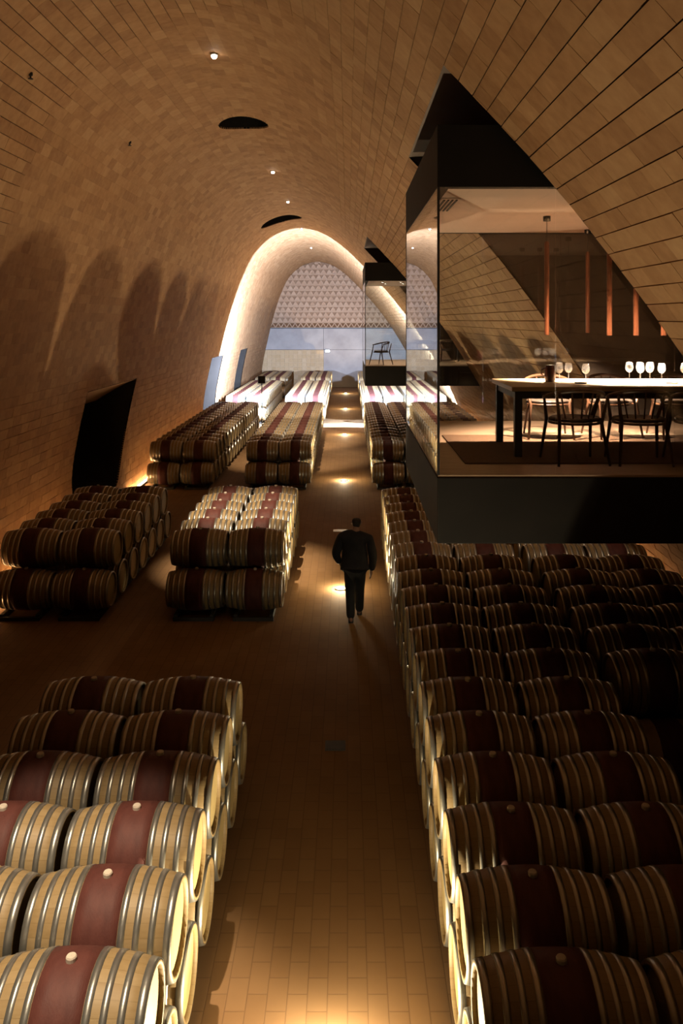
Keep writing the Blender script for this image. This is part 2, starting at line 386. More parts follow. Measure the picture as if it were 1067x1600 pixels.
# ------------------------------------------------------------------ floor and end walls
fl = MB().box(-10, 8, Y_NEAR, Y_END+3, -.2, 0).build('floor', M['floor']); tag(fl, kind='structure')
wn = MB().box(-9, 8, Y_NEAR-.3, Y_NEAR, 0, 10).build('wall_near_unseen', M['dark']); tag(wn, kind='structure')  # unseen wall, set close behind the camera to cut bounce off the vault
YE = Y_END
we = empty('wall_end', (0, 0, 0)); tag(we, kind='structure')
def half(z): return float(np.interp(z, PD[:ia, 1], PD[:ia, 0])), float(np.interp(-z, -PD[ia:, 1], PD[ia:, 0]))
ZL = 4.42
vv = [(half(ZL)[0]-.1, YE+.12, ZL)]+[(float(p[0]), YE+.12, float(p[1])) for p in PD if p[1] > ZL]+[(half(ZL)[1]+.1, YE+.12, ZL)]
ob('backing', mesh('backing', vv, [tuple(range(len(vv)))], M['terra_dark']), we)
lat = MB(); ch = .40; cw = .42; z = ZL; row = 0
while z < 9.3:
    a, b_ = half(z+ch*.5); a -= .1; b_ += .1
    lat.box(a, b_, YE, YE+.12, z, z+.07)
    x = a+(row % 2)*cw*.5*.0
    while x < b_:
        for (xa, xb) in ((x, x+cw*.5), (x+cw*.5, x+cw)):
            za, zb = (z+.05, z+ch) if xa == x else (z+ch, z+.05)
            if xa == x or row % 2 == 0 or True:
                e = .035
                lat.add([(xa-e, YE+.01, za), (xa+e, YE+.01, za), (xb+e, YE+.01, zb), (xb-e, YE+.01, zb), (xa-e, YE+.12, za), (xa+e, YE+.12, za), (xb+e, YE+.12, zb), (xb-e, YE+.12, zb)],
                        [(0, 1, 2, 3), (4, 7, 6, 5), (0, 3, 7, 4), (1, 5, 6, 2), (0, 4, 5, 1), (3, 2, 6, 7)])
        if row > 0:                        # solid triangular block set back in the cell
            lat.add([(x+.03, YE+.05, z+.07), (x+cw-.03, YE+.05, z+.07), (x+cw*.5, YE+.05, z+ch-.04), (x+cw, YE+.07, z+ch-.03), (x+cw*1.5-.03, YE+.07, z+ch-.03)], [(0, 1, 2)])
        x += cw
    z += ch; row += 1
MB().box(half(ZL)[0]-.05, half(ZL)[1]+.05, YE+.09, YE+.11, ZL+.07, ZL+ch-.02).build('base_course', M['umber'], we)
lt = lat.build('lattice', M['terra'], we); tag(lt, kind='stuff')
for (xa, xb, z0, z1, nm) in ((-6.2, -1.8, 2.82, 4.40, 'panel'), (-1.79, 1.35, 2.82, 4.40, 'panel'), (1.36, 4.6, 2.82, 4.40, 'panel'), (-1.79, 1.35, 0, 2.81, 'panel'), (1.36, 5.4, 0, 2.81, 'panel')):
    bevel(MB().box(xa, xb, YE+.02, YE+.25, z0, z1).build(nm, M['concrete'], we), .015)
pn = empty('block_screen'); pn.parent = we
MB().box(-6.4, -1.8, YE+.1, YE+.25, 0, 2.8).build('screen_back', M['terra_pan'], pn)
scm = MB()
for i in range(14):
    for j in range(9):
        x = -6.3+i*.325; z = .02+j*.31; scm.box(x, x+.28, YE+.02+.03*((i+j) % 2), YE+.1, z, z+.26)
tag(scm.build('screen_block', M['terra_pan'], pn), kind='stuff')
MB().box(-6.2, 5.0, YE-.02, YE+.02, 4.40, 4.46).build('ledge', M['black'], we)
el = empty('emergency_lamp', (-1.5, YE-.02, 2.72)); tag(el, 'small glowing white lamp on the far concrete wall', 'lamp')
bevel(MB().box(-.2, .2, -.06, .03, -.11, .11).build('housing', M['black'], el), .01); bevel(MB().box(-.17, .17, -.09, -.06, -.08, .08).build('diffuser', M['white'], el), .01)

# ------------------------------------------------------------------ barrels
BL, RB, RH = .95, .345, .285
def br(x): return RH+(RB-RH)*(1-(2*x/BL)**2)
def stave_me(n=28, k=10):
    b = MB(); pr = [(br(-BL/2)-.026, -BL/2+.035), (br(-BL/2)-.024, -BL/2)]
    pr += [(br(-BL/2+BL*i/k), -BL/2+BL*i/k) for i in range(k+1)]
    pr += [(br(BL/2)-.024, BL/2), (br(BL/2)-.026, BL/2-.035)]
    b.lathe(pr, n, 'x'); return b.me('staves', M['oak'], True)
def band_me(x0, x1, off, mat, name, n=28, k=4):
    pr = [(br(x0)-.004, x0)]+[(br(x0+(x1-x0)*i/k)+off, x0+(x1-x0)*i/k) for i in range(k+1)]+[(br(x1)-.004, x1)]
    return MB().lathe(pr, n, 'x').me(name, mat, True)
def head_me(sgn, n=24):
    h = sgn*(BL/2-.032); b = MB(); v = [(h, 0, 0)]+[(h, .262*math.cos(2*PI*i/n), .262*math.sin(2*PI*i/n)) for i in range(n)]
    b.add(v, [((0, i+1, (i+1) % n+1) if sgn > 0 else (0, (i+1) % n+1, i+1)) for i in range(n)])
    return b.me('head', M['oak_end'])
HOOPS = [(.145, .188), (.238, .278), (.332, .372), (.426, .475)]
parts = [('staves', stave_me())]
parts.append(('stain_band', band_me(-.142, .142, .0015, M['stain'], 'stain_band')))
for (a, b) in HOOPS:
    parts.append(('hoop', band_me(a, b, .004, M['steel'], 'hoop', 28, 1))); parts.append(('hoop', band_me(-b, -a, .004, M['steel'], 'hoop', 28, 1)))
parts += [('head', head_me(1)), ('head', head_me(-1))]
bn = MB().lathe([(.001, .026), (.026, .026), (.031, .018), (.031, -.01)], 14, 'z', 0, (0, 0, RB)).me('bung', M['bung'], False)
parts.append(('bung', bn))
# plainer parts for barrels that show small
def stave_hoop_me(n=20):
    xs = sorted(set([-BL/2, BL/2, -.142, .142]+[s*v for a, b in HOOPS for v in (a, b) for s in (1, -1)])); b = MB()
    b.lathe([(br(-BL/2)-.026, -BL/2+.03), (br(-BL/2)-.02, -BL/2), (br(-BL/2), -BL/2)], n, 'x', 0)
    for x0, x1 in zip(xs[:-1], xs[1:]):
        hp = any(abs(abs((x0+x1)/2)-(p+q)/2) < .006 for p, q in HOOPS); e = .004 if hp else 0
        if abs(x0+x1) < .01: continue
        b.lathe([(br(x0)+e, x0), (br(x1)+e, x1)], n, 'x', 1 if hp else 0)
    b.lathe([(br(BL/2), BL/2), (br(BL/2)-.02, BL/2), (br(BL/2)-.026, BL/2-.03)], n, 'x', 0)
    return b.me('staves', [M['oak'], M['steel']], True)
mparts = [('staves', stave_hoop_me()), ('stain_band', band_me(-.144, .144, .0015, M['stain'], 'stain_band', 20, 3)), ('head', head_me(1, 16)), ('head', head_me(-1, 16))]
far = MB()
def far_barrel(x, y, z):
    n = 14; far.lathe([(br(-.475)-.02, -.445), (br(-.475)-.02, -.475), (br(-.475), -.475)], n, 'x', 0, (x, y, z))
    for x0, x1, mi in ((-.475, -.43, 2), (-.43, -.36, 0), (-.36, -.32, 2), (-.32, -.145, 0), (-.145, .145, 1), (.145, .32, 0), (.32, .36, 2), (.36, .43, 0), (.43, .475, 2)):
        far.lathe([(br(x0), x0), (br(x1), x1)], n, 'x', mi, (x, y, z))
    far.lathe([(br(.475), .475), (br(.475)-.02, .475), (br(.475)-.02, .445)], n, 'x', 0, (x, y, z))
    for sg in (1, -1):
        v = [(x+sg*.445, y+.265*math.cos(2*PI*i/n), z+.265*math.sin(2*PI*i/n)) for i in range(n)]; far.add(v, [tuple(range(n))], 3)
ORD = ['first', 'second', 'third', 'fourth', 'fifth', 'sixth', 'seventh', 'eighth', 'ninth', 'tenth', 'eleventh', 'twelfth', 'thirteenth', 'fourteenth', 'fifteenth', 'sixteenth', 'seventeenth', 'eighteenth', 'nineteenth', 'twentieth']
PITCH, ZLO, ZUP = .72, .435, 1.035
nb = 0
def barrel(x, y, z, full, label, group):
    global nb; nb += 1
    rt = empty('wine_barrel', (x, y, z)); tag(rt, label, 'barrel', group)
    rx = random.uniform(-.09, .09)
    rt.rotation_euler = (rx, 0, random.uniform(-.004, .004))
    for nm, me in (parts if full else mparts):
        o = bpy.data.objects.new(nm, me); COL.objects.link(o); o.parent = rt
    return rt
def rail(x, y0, y1, label):
    r = empty('barrel_rack', (x, (y0+y1)/2, 0)); tag(r, label, 'rack', 'low racks under the barrel stacks'); L = (y1-y0)/2
    for sx in (-.3, .3):
        MB().box(sx-.03, sx+.03, -L, L, 0, .103).build('rail', M['rack'], r)
    k = int(round(2*L/.72)); 
    for i in range(0, k+1):
        MB().box(-.34, .34, -L+i*2*L/k-.03, -L+i*2*L/k+.03, 0, .06).build('crossbar', M['rack'], r) if i % 3 == 0 else None
# key, columns (nearest the walkway first), first upper row, rows, stack name, individual lower columns, individual-upper test
def block(cols, y0, nrow, stack, full, cnames, low, upper_ok=lambda ci, y: True, indiv=True):
    grp = 'oak barrels in the '+stack
    for ci, x in enumerate(cols):
        for k in range(nrow):
            y = y0+PITCH*k
            if indiv and upper_ok(ci, y): barrel(x, y, ZUP, full, 'upper barrel, %s from front, %s column, %s' % (ORD[k], cnames[ci], stack), grp)
            else: far_barrel(x, y, ZUP)
        for k in range(nrow+1):
            y = y0-PITCH/2+PITCH*k
            if indiv and low(ci, k): barrel(x, y, ZLO, full, 'lower barrel, %s from front, %s column, %s' % (ORD[k], cnames[ci], stack), grp)
            else: far_barrel(x, y, ZLO)
        ya, yb = y0-PITCH*.9, y0+PITCH*(nrow)
        rail(x, ya, yb, 'low black rack under %s column, %s' % (cnames[ci], stack))
AW, FW = 'walkway-side', 'outer'
block((-1.58, -2.58), 4.58, 6, 'nearest stack left of the walkway', True, (AW, FW), lambda c, k: c == 0)
block((1.22, 2.235), 4.57, 19, 'long nearest stack right of the walkway', True, (AW, FW), lambda c, k: c == 0, lambda c, y: c == 0 or y < 14)
block((3.38, 4.38), 8.89, 8, 'dim stack beside the right wall', True, ('inner', 'wall-side'), lambda c, k: False)
block((-1.58, -2.58), 14.1, 6, 'red-banded stack beside the walking person', True, (AW, FW), lambda c, k: c == 0 or k == 0)
block((-4.5, -5.5), 14.1, 6, 'shadowy stack by the black doorway', True, ('inner', 'wall-side'), lambda c, k: c == 0 or k == 0)
block((-1.58, -2.58), 24.5, 17, 'long middle stack left of the walkway', False, (AW, FW), lambda c, k: c == 0 or k == 0)
block((-4.5, -5.5), 24.5, 17, 'long middle stack along the left wall', False, ('inner', 'wall-side'), lambda c, k: c == 0 or k == 0)
block((1.22, 2.235), 24.5, 17, 'middle stack beyond the glass room', False, (AW, FW), lambda c, k: k == 0, lambda c, y: c == 0 or y < 31)
for cols in ((-1.58, -2.58), (-4.5, -5.5), (1.22, 2.235), (3.38, 4.38)):
    nm = {-1.58: 'left of the walkway', -4.5: 'along the left wall', 1.22: 'right of the walkway', 3.38: 'along the right wall'}[cols[0]]
    block(cols, 39.6, 14, 'white-lit far stack '+nm, False, ('inner', 'outer'), None, indiv=False)
    block(cols, 52.0, 9, 'last stack before the end wall '+nm, False, ('inner', 'outer'), None, indiv=False)
block((3.38, 4.38), 24.5, 17, 'middle stack along the right wall', False, ('inner', 'outer'), None, indiv=False)
print('individual barrels', nb)
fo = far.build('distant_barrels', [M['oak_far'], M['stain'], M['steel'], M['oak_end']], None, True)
tag(fo, 'stacked oak barrels filling the far end of the cellar and the hidden rows', 'barrels', None, 'stuff')

# ------------------------------------------------------------------ walkway uplights, wall strips, vault spots
def light(name, kind, loc, e, col, parent=None, rot=None, **kw):
    l = bpy.data.lights.new(name, kind); l.energy = e; l.color = col
    for k, v in kw.items(): setattr(l, k, v)
    o = bpy.data.objects.new(name, l); link(o, parent); o.location = loc
    if rot is not None: o.rotation_euler = rot
    return o
ring = MB().lathe([(.075, .0), (.075, .018), (.11, .018), (.125, 0)], 24).me('trim_ring', M['steel'], False)
lens = MB().lathe([(.001, .03), (.045, .027), (.075, .012)], 20).me('lens', M['lens_up'], True)
UPN = {5.35: 'hidden', 15.05: 'beside the walking person', 25.2: 'between the middle stacks, second from the person', 35.3: 'at the far end of the middle stacks', 45.5: 'just past the white-lit floor strip', 55: 'last before the end wall'}
for y, nm in UPN.items():
    u = empty('floor_uplight', (-.125, y, 0)); tag(u, 'round glowing floor light '+(nm if nm != 'hidden' else 'at the very front of the walkway'), 'floor light', 'uplights set in the walkway floor')
    ob('trim_ring', ring, u); ob('lens', lens, u)
    light('uplight', 'SPOT', (0, 0, .04), UP_W*(.72 if y < 10 else 1), UP_C, u, (PI, 0, 0), spot_size=math.radians(156), spot_blend=.35, shadow_soft_size=.03)
    light('uplight_glow', 'POINT', (0, 0, .13), UP_G*(2.6 if y < 10 else 1), UP_C, u, shadow_soft_size=.06)
for (x, y0, y1, nm) in ((-6.26, 13.5, 18.3, 'at the foot of the left wall before the black doorway'), (-6.26, 23.1, 36, 'at the foot of the left wall behind the middle stack'),
                        (5.30, 12.6, 18, 'at the foot of the right wall behind the dim stack'), (5.30, 24, 36, 'at the foot of the right wall far behind the glass room')):
    u = empty('light_strip', (x, (y0+y1)/2, .0)); tag(u, 'glowing warm light tube '+nm, 'light tube', 'light tubes along the walls'); L = (y1-y0)/2
    MB().box(-.04, .04, -L, L, 0, .05).build('channel', M['black'], u); MB().tube([(0, -L, .075), (0, L, .075)], .024, 8).build('tube', M['led'], u, True)
sp_ring = MB().lathe([(.045, .0), (.06, -.004), (.066, .03), (.066, .2)], 20).me('housing', M['steel'], True)
sp_lens = MB().lathe([(.001, -.055), (.03, -.05), (.045, -.03), (.048, 0)], 16).me('lens', M['lens_sp'], True)
SPOTS = [(3.2, (-2.15, 4.9, 1.0), 5000, 26, 'nearest vault spot, above the frame'), (13.1, (-2.05, 16.0, 1.2), 6200, 24, 'bright vault spot before the first oculus'),
         (23.4, (-2.0, 28.5, 1.2), 4600, 34, 'vault spot past the first oculus'), (29.3, (-2.0, 33, 1.2), 4600, 34, 'vault spot just before the second oculus'),
         (38.0, (-2, 44, 1), 300, 40, 'vault spot at the edge of the white light'), (48.0, (-2, 54, 1), 300, 40, 'farthest vault spot')]
for (y, tgt, e, ang, nm) in SPOTS:
    s = s_left(9.3)+.9 if False else SA+.0
    p = Vector(surf(SA+.12, y, .03)); u = empty('vault_spotlight', p); tag(u, 'tiny glowing '+nm, 'spotlight', 'spotlights in the crown of the vault')
    ob('housing', sp_ring, u); ob('lens', sp_lens, u)
    dr = Vector(tgt)-p
    light('spot', 'SPOT', (0, 0, -.09), e, SPOT_C, u, dr.to_track_quat('-Z', 'Y').to_euler(), spot_size=math.radians(ang), spot_blend=.7, shadow_soft_size=.04)

# ------------------------------------------------------------------ flood lamp on a stand, and an added second one
for fx, lb in ((-3.98, 'black flood lamp on a thin pole behind the middle stacks at left'), (2.85, 'added black flood lamp on a pole, mostly hidden behind the glass room')):  # second lamp is added to even out the white light at the far end
    fs = empty('flood_lamp_stand', (fx, 37.25, 0)); tag(fs, lb, 'lamp', 'flood lamps on stands')
    MB().tube([(0, 0, .12), (0, 0, 2.15)], .022, 10).build('pole', M['black'], fs, True)
    for k in range(3):
        a = 2*PI*k/3+.3; MB().tube([(0, 0, .45), (.42*math.cos(a), .42*math.sin(a), .015)], .014, 6).build('leg', M['black'], fs)
    hd = bevel(MB().box(-.17, .17, -.14, .06, 2.1, 2.46).build('lamp_head', M['black'], fs), .03, 3)
    bevel(MB().box(-.14, .14, .06, .075, 2.13, 2.43).build('lens', M['lens_fl'], hd), .005)
    MB().tube([(-.2, -.03, 2.28), (-.2, -.03, 2.07), (.2, -.03, 2.07), (.2, -.03, 2.28)], .012, 6).build('yoke', M['black'], fs)
    light('flood', 'SPOT', (0, .1, 2.28), FLOOD_W, FLOOD_C, fs, (PI/2, 0, 0), spot_size=math.radians(172), spot_blend=.03, shadow_soft_size=.10)

# ------------------------------------------------------------------ tasting rooms hung in the vault
ZF, ZB, ZG, ZT, XR = 3.57, 2.92, 6.30, 6.89, 6.3
def recess(y0, y1, st, sb, name):
    b = MB(); ss = np.linspace(st, sb, 40); cur = [(float(p[0]), float(p[1])) for p in prof(ss)]
    poly = cur+[(XR+.2, cur[-1][1]), (XR+.2, cur[0][1])]; n = len(poly)
    for y in (y0, y1): b.add([(x, y, z) for x, z in poly], [tuple(range(n))])
    for si, (xa, za, xb, zb) in enumerate(((cur[0][0], cur[0][1], XR+.2, cur[0][1]), (XR+.2, cur[0][1], XR+.2, cur[-1][1]), (XR+.2, cur[-1][1], cur[-1][0], cur[-1][1]))):
        b.add([(xa, y0, za), (xb, y0, zb), (xb, y1, zb), (xa, y1, za)], [(0, 1, 2, 3)], 1 if si == 0 else 0)
    o = b.build(name, [M['dark'], M['soffit']]); tag(o, kind='structure')
recess(7.52, 11.78, ST1, SB, 'wall_recess'); recess(25.72, 29.98, ST2, SB, 'wall_recess.001')
def room(B, label, joints):
    x, y0, y1 = B['x'], B['y0'], B['y1']; r = empty('tasting_room', (x, y0, ZB)); tag(r, label, 'glass room')
    def bx(nm, a, b, c, d_, e, f_, m, bv=.004):
        o = MB().box(a-x, b-x, c-y0, d_-y0, e-ZB, f_-ZB).build(nm, m, r)
        if bv: bevel(o, bv)
        return o
    bx('slab', x, XR, y0, y1, ZB, ZF-.02, M['shell'], .01); bx('floor_board', x+.01, XR, y0+.01, y1-.01, ZF-.02, ZF, M['roomfloor'], 0)
    bx('header', x, XR, y0, y0+.12, ZG, ZT, M['shell']); bx('header', x, XR, y1-.12, y1, ZG, ZT, M['shell']); bx('header', x, x+.12, y0+.12, y1-.12, ZG, ZT, M['shell'])
    bx('roof', x+.12, XR, y0+.12, y1-.12, ZT-.08, ZT-.005, M['black'], 0); bx('ceiling_panel', x+.12, XR, y0+.12, y1-.12, ZG+.0, ZG+.03, M['ceil'], 0)
    bx('corner_post', x, x+.022, y0, y0+.022, ZF, ZG, M['black'], 0); bx('corner_post', x, x+.022, y1-.022, y1, ZF, ZG, M['black'], 0)
    js = [x+.024]+joints
    for a, b in zip(js[:-1], js[1:]):
        bx('pane', a+.003, b-.003, y0+.004, y0+.016, ZF, ZG, M['glass'], 0)
        bx('pane', a+.003, b-.003, y1-.016, y1-.004, ZF, ZG, M['glass'], 0)
    bx('pane', x+.004, x+.016, y0+.024, y1-.024, ZF, ZG, M['glass'], 0)
    bx('rear_wall', XR-.05, XR, y0+.02, y1-.02, ZF, ZG, M['dark'], 0)
    return r, bx
room1, bx1 = room(BOX1, 'glass-walled tasting room with a lit table, hung above the barrels', [1.97, 3.1, 4.2, 5.3, XR-.05])
room2, bx2 = room(BOX2, 'smaller-looking glass tasting room farther down the cellar', [1.7, 2.85, 4.0, 5.1, XR-.05])
# ceiling grille in the near room
gv = empty('ceiling_vent', (1.07, 8.75, ZG)); tag(gv, 'slatted dark air grille in the near tasting room ceiling', 'vent')
MB().box(-.10, .10, -.48, .48, -.012, -.002).build('vent_plate', M['ceil'], gv)
for i in range(4): MB().box(-.075+i*.043, -.055+i*.043, -.42, .42, -.02, -.012).build('slat', M['black'], gv)
# rug
rg = bevel(MB().box(1.2, 5.6, 8.2, 10.2, ZF, ZF+.012).build('rug', M['rug']), .004); tag(rg, 'dark brown rug under the long tasting table', 'rug')
# long table
def table(x0, x1, y0, y1, z, label):
    t = empty('tasting_table', (x0, y0, z)); tag(t, label, 'table'); a, b = x1-x0, y1-y0
    bevel(MB().box(0, a, 0, b, .70, .75).build('table_top', M['tabletop'], t), .006)
    f = MB(); f.box(.05, a-.05, .05, .09, .62, .70); f.box(.05, a-.05, b-.09, b-.05, .62, .70); f.box(.05, .09, .09, b-.09, .62, .70); f.box(a-.09, a-.05, .09, b-.09, .62, .70); f.build('apron', M['black'], t)
    for (lx, ly) in ((.04, .04), (a-.12, .04), (.04, b-.12), (a-.12, b-.12)): bevel(MB().box(lx, lx+.08, ly, ly+.08, 0, .70).build('leg', M['black'], t), .004)
    return t
ZR = ZF+.012
table(1.74, 5.5, 8.5, 9.7, ZR, 'long wooden table on black legs in the near tasting room')
table(2.1, 4.0, 28.3, 29.2, ZF, 'pale table in the far tasting room')
# armchair
def armchair():
    c = empty('armchair'); st = MB(); n = 20; pr = []
    def oval(a, z): e = 1+.12*math.cos(2*a); return (.24*math.cos(a)*e, .23*math.sin(a), z)
    for (sc, z) in ((.9, .425), (1, .435), (1, .455), (.92, .468)): pr.append([(p[0]*sc, p[1]*sc, p[2]) for p in (oval(2*PI*i/n, z) for i in range(n))])
    v = [p for r in pr for p in r]; f = [(i*n+k, i*n+(k+1) % n, (i+1)*n+(k+1) % n, (i+1)*n+k) for i in range(3) for k in range(n)]+[tuple(range(n))[::-1], tuple(3*n+k for k in range(n))]
    ob('seat', mesh('seat', v, f, M['leather']), c)
    MB().tube([(.26*math.cos(2*PI*i/24), .235*math.sin(2*PI*i/24), .415) for i in range(25)], .014, 6).build('seat_frame', M['walnut'], c, True)
    for sx in (-1, 1):
        MB().tube([(sx*.27, .29, .006), (sx*.235, .19, .42), (sx*.285, .10, .655)], [.013, .02, .014], 8).build('leg', M['walnut'], c, True)
        MB().tube([(sx*.26, -.29, .006), (sx*.215, -.18, .42), (sx*.26, -.23, .70)], [.013, .02, .014], 8).build('leg', M['walnut'], c, True)
    rl = [(.30*math.cos(a), .06-.33*math.sin(a) if math.sin(a) > 0 else .06-.18*math.sin(a), .665+.09*max(0, math.sin(a))) for a in [(-.35+(PI+.7)*i/20) for i in range(21)]]
    MB().tube(rl, [.016]*3+[.02]*15+[.016]*3, 8).build('back_rail', M['walnut'], c, True)
    for i in range(5):
        a = PI*(.26+.12*i); MB().tube([(.20*math.cos(a), -.19*math.sin(a), .43), (.30*math.cos(a), .06-.33*math.sin(a), .665+.09*math.sin(a))], .009, 6).build('spindle', M['walnut'], c, True)
    return c
ac = armchair(); first = True
for (x, y, z, rz, lb) in ((2.33, 8.24, ZR, .06, 'dark armchair with its back to the glass, leftmost on the near side of the table'), (2.98, 8.22, ZR, -.08, 'dark armchair in the middle of the near side of the tasting table'),
                          (3.63, 8.24, ZR, .06, 'dark armchair at the right of the near side of the tasting table'), (2.5, 10.02, ZR, PI-.1, 'dark armchair facing us from the left of the far side of the table'),
                          (3.3, 10.05, ZR, PI+.15, 'dark armchair facing us from the middle of the far side of the table'), (4.1, 10.02, ZR, PI, 'dark armchair facing us from the right of the far side of the table'),
                          (1.10, 26.35, ZF, .9, 'spindle-backed armchair alone at the corner of the far tasting room'), (2.7, 27.9, ZF, .2, 'armchair in front of the far room table, left of two'), (3.5, 27.9, ZF, -.2, 'armchair in front of the far room table, right of two')):
    o = ac if first else copy_tree(ac); first = False
    o.location = (x, y, z); o.rotation_euler = (0, 0, rz); tag(o, lb, 'chair', 'wooden armchairs in the tasting rooms')
# chairs near the rug edge stand on it or on the boards; stemware on the table
ZTB = ZR+.75
def wineglass():
    g = empty('wine_glass')
    MB().lathe([(.001, .006), (.034, .004), (.036, .001), (.034, 0)], 18).build('base', M['wineglass'], g, True)
    MB().lathe([(.006, .004), (.0038, .02), (.0038, .085), (.007, .098)], 10).build('stem', M['wineglass'], g, True)
    MB().lathe([(.003, .096), (.022, .102), (.039, .122), (.045, .145), (.042, .175), (.034, .212), (.033, .212), (.041, .175), (.0435, .146), (.037, .124), (.02, .105), (.002, .1)], 20).build('bowl', M['wineglass'], g, True)
    return g
wg = wineglass(); first = True
G = [(2.42, 9.18, 'wine glass just right of the dark jug'), (2.47, 9.36, 'wine glass close behind the dark jug'), (2.56, 9.30, 'wine glass in the middle of the left group on the table'), (2.70, 9.10, 'wine glass standing apart right of the left group'),
     (3.30, 9.40, 'leftmost wine glass of the right group on the table'), (3.37, 9.24, 'second wine glass of the right group, in front'), (3.43, 9.42, 'third wine glass of the right group, set back'), (3.50, 9.30, 'fourth wine glass of the right group'), (3.56, 9.44, 'fifth wine glass of the right group, set back'), (3.60, 9.20, 'rightmost wine glass of the right group'),
     (3.86, 9.20, 'wine glass cut by the right edge of the picture')]
for (x, y, lb) in G:
    o = wg if first else copy_tree(wg); first = False
    o.location = (x, y, ZTB); tag(o, lb, 'wine glass', 'wine glasses on the tasting table')
jg = empty('jug', (2.325, 9.22, ZTB)); tag(jg, 'dark red jug at the left of the wine glasses', 'jug')
MB().lathe([(.001, 0), (.05, 0), (.062, .03), (.065, .09), (.055, .15), (.05, .18), (.054, .19), (.048, .185), (.045, .15)], 18).build('body', M['wine'], jg, True)
MB().tube([(-.055, 0, .16), (-.095, 0, .14), (-.1, 0, .09), (-.064, 0, .06)], .008, 6).build('handle', M['wine'], jg, True)
for (x, y, lb) in ((2.60, 8.95, 'thin dark tray below the left wine glasses'), (3.62, 8.95, 'thin dark tray below the right wine glasses')):
    t = empty('tray', (x, y, ZTB)); tag(t, lb, 'tray', 'trays on the tasting table')
    MB().lathe([(.001, .004), (.06, .004), (.066, .014), (.07, .014), (.064, 0), (.001, 0)], 20).build('dish', M['black'], t, True)
# pendants
for (x, y, lb) in ((2.42, 9.75, 'leftmost copper tube pendant over the tasting table'), (3.35, 11.2, 'dim copper tube pendant near the back glass'), (3.05, 9.35, 'third copper tube pendant from the left'), (3.36, 9.35, 'fourth copper tube pendant, half hidden by the vault edge'), (3.66, 9.3, 'rightmost copper tube pendant, almost hidden by the vault')):
    p = empty('pendant_lamp', (x, y, ZG)); tag(p, lb, 'pendant lamp', 'copper tube pendants in the near tasting room')
    zb = 4.86-ZG
    MB().lathe([(.001, -.06), (.045, -.06), (.045, 0)], 16).build('canopy', M['black'], p, True)
    MB().tube([(0, 0, -.05), (0, 0, zb+1.1)], .004, 6).build('cord', M['black'], p)
    MB().lathe([(.018, zb+.04), (.027, zb), (.03, zb), (.03, zb+1.12), (.004, zb+1.14)], 16).build('tube', M['copper'], p, True)
    light('pendant_light', 'SPOT', (0, 0, zb-.01), PEND_W if y < 11 else PEND_W*.2, PEND_C, p, (0, 0, 0), spot_size=math.radians(115), spot_blend=.6, shadow_soft_size=.025)
# far room ceiling lights
for i, (x, y) in enumerate(((1.15, 26.5), (1.75, 26.5), (2.35, 26.5), (1.3, 27.6), (1.9, 27.6), (2.5, 27.6))):
    u = empty('ceiling_downlight', (x, y, ZG)); tag(u, '%s small downlight in the %s row of the far tasting room ceiling' % (ORD[i % 3], 'front' if i < 3 else 'back'), 'downlight', 'downlights in the far tasting room')
    MB().lathe([(.04, -.02), (.06, -.02), (.06, 0)], 14).build('housing', M['steel'], u); MB().lathe([(.001, -.015), (.042, -.018)], 12).build('lens', M['lens_sp'], u)
    light('downlight', 'SPOT', (0, 0, -.03), 45, (1, .80, .58), u, (0, 0, 0), spot_size=math.radians(100), spot_blend=.7, shadow_soft_size=.03)

# ------------------------------------------------------------------ drain grate and floor plate
for (x, y, wd, dp, lb) in ((-.145, 9.5, .24, .22, 'small metal drain grate in the dark walkway'), (-.17, 19.2, .34, .2, 'pale metal floor plate in front of the walking person')):
    g = empty('floor_grate', (x, y, 0)); tag(g, lb, 'grate')
    MB().box(-wd/2, wd/2, -dp/2, dp/2, .0005, .006).build('plate', M['steel'] if y > 15 else M['rack'], g)
    for i in range(6): MB().box(-wd/2+.02+i*(wd-.04)/6, -wd/2+.02+i*(wd-.04)/6+.018, -dp/2+.02, dp/2-.02, .006, .011).build('bar', M['rack'] if y < 15 else M['steel'], g)

# ------------------------------------------------------------------ the person
def skin(name, verts, edges, rad, mat, parent, root=0, sub=2):
    me = bpy.data.meshes.new(name); me.from_pydata(verts, edges, []); me.materials.append(mat)
    o = ob(name, me, parent)
    m = o.modifiers.new('skin', 'SKIN'); m.use_smooth_shade = True; m.branch_smoothing = .4
    sv = me.skin_vertices[0].data
    for i, r in enumerate(rad):
        sv[i].radius = r if isinstance(r, tuple) else (r, r); sv[i].use_root = (i == root)
    s = o.modifiers.new('sub', 'SUBSURF'); s.levels = sub; s.render_levels = sub
    return o
pe = empty('person', (.12, 13.4, 0)); tag(pe, 'person in dark jacket and trousers walking away down the walkway', 'person')
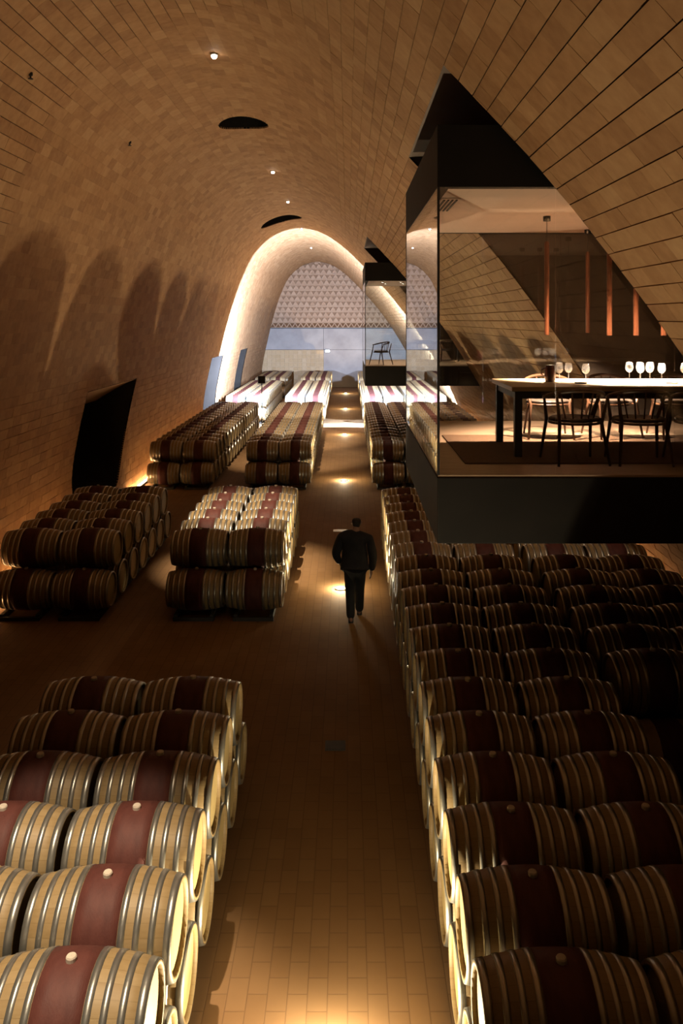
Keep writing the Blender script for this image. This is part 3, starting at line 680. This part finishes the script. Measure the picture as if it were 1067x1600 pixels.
# body: pelvis, spine, neck, head, arms with fingers, legs with feet
Vb = [(0, 0, .93), (0, .01, 1.10), (0, .02, 1.28), (.0, .03, 1.43), (.02, .045, 1.53), (.025, .055, 1.60), (.03, .075, 1.66), (.03, .07, 1.715)]
Eb = [(i, i+1) for i in range(7)]; Rb = [(.15, .11), (.145, .10), (.16, .11), (.12, .085), .058, (.062, .07), (.075, .09), (.05, .06)]
def arm(sh, el, wr, hd, thumb):
    b = len(Vb); Vb.extend([sh, el, wr, hd]); Eb.extend([(3, b), (b, b+1), (b+1, b+2), (b+2, b+3)]); Rb.extend([.062, .045, .03, (.036, .022)])
    d = (Vector(hd)-Vector(wr)).normalized()
    for i in range(4):
        k = len(Vb); o = Vector((0, (i-1.5)*.021, 0)); L = (.06, .07, .066, .052)[i]
        p1 = Vector(hd)+d*.035+o; p2 = p1+d*L*.55+Vector((thumb*.006, 0, 0)); p3 = p2+d*L*.4+Vector((thumb*.016, 0, 0))
        Vb.extend([tuple(p1), tuple(p2), tuple(p3)]); Eb.extend([(b+3, k), (k, k+1), (k+1, k+2)]); Rb.extend([.0105, .0095, .0075])
    k = len(Vb); p1 = Vector(wr)+d*.03+Vector((thumb*.012, .035, 0)); p2 = p1+d*.035+Vector((thumb*.006, .014, 0))
    Vb.extend([tuple(p1), tuple(p2)]); Eb.extend([(b+2, k), (k, k+1)]); Rb.extend([.011, .009])
arm((-.185, .02, 1.42), (-.295, -.02, 1.15), (-.25, .14, .955), (-.235, .19, .90), 1)
arm((.19, .02, 1.40), (.27, -.03, 1.10), (.275, .0, .86), (.272, .02, .80), -1)
def leg(hip, kn, an, heel, toe):
    b = len(Vb); Vb.extend([hip, kn, an, toe, heel]); Eb.extend([(0, b), (b, b+1), (b+1, b+2), (b+2, b+3), (b+2, b+4)]); Rb.extend([.088, .06, .04, (.032, .024), .03])
LL = ((-.085, 0, .86), (-.075, .07, .48), (-.065, -.05, .09), (-.06, -.10, .035), (-.075, .10, .025))
RL = ((.09, .02, .86), (.085, .24, .50), (.08, .30, .10), (.08, .26, .035), (.09, .45, .045))
leg(*LL); leg(*RL)
body = skin('body', Vb, Eb, Rb, M['skin'], pe)
# clothing
jv = [(0, 0, .80), (0, 0, .92), (0, .01, 1.10), (0, .02, 1.30), (0, .03, 1.45), (.016, .045, 1.545), (-.225, .02, 1.40), (-.325, -.02, 1.14), (-.25, .135, .945), (.235, .02, 1.38), (.31, -.03, 1.09), (.28, 0, .85)]
skin('jacket', jv, [(0, 1), (1, 2), (2, 3), (3, 4), (4, 5), (4, 6), (6, 7), (7, 8), (4, 9), (9, 10), (10, 11)], [(.235, .165), (.24, .17), (.235, .155), (.255, .165), (.205, .135), (.08, .085), .105, .08, .055, .105, .08, .055], M['jacket'], pe, 2)
tv = [(0, 0, .93), LL[0], LL[1], (-.067, -.045, .05), RL[0], RL[1], (.081, .29, .06)]
skin('trousers', tv, [(0, 1), (1, 2), (2, 3), (0, 4), (4, 5), (5, 6)], [(.17, .13), .115, .09, .075, .115, .09, .075], M['trouser'], pe)
for q in (LL, RL):
    h, t = q[3], q[4]; skin('shoe', [h, ((h[0]+t[0])/2, (h[1]+t[1])/2, (h[2]+t[2])/2+.01), t, (q[2][0], q[2][1], q[2][2])], [(0, 1), (1, 2), (0, 3)], [.042, (.047, .036), (.042, .028), .05], M['black'], pe)
skin('hair', [(.025, .03, 1.56), (.028, .045, 1.62), (.03, .06, 1.68), (.03, .065, 1.725)], [(0, 1), (1, 2), (2, 3)], [(.056, .045), (.078, .075), (.086, .095), (.062, .07)], M['hair'], pe)
for sx in (-1, 1):
    e = MB().lathe([(.001, -.012), (.016, -.008), (.02, 0), (.016, .008), (.001, .012)], 10, 'x').build('ear', M['skin'], pe, True, (.03+sx*.083, .085, 1.645)); e.scale = (1, .8, 1.5)
MB().lathe([(.001, .03), (.012, .01), (.016, -.012), (.001, -.02)], 8).build('nose', M['skin'], pe, True, (.03, .172, 1.645))
for sx in (-1, 1): MB().lathe([(.001, -.012), (.011, -.004), (.011, .004), (.001, .012)], 8).build('eye', M['white'] if False else M['bung'], pe, True, (.03+sx*.032, .150, 1.665))
MB().tube([(-.0, .158, 1.612), (.03, .165, 1.610), (.06, .158, 1.612)], .006, 6).build('mouth', M['wine'], pe, True)
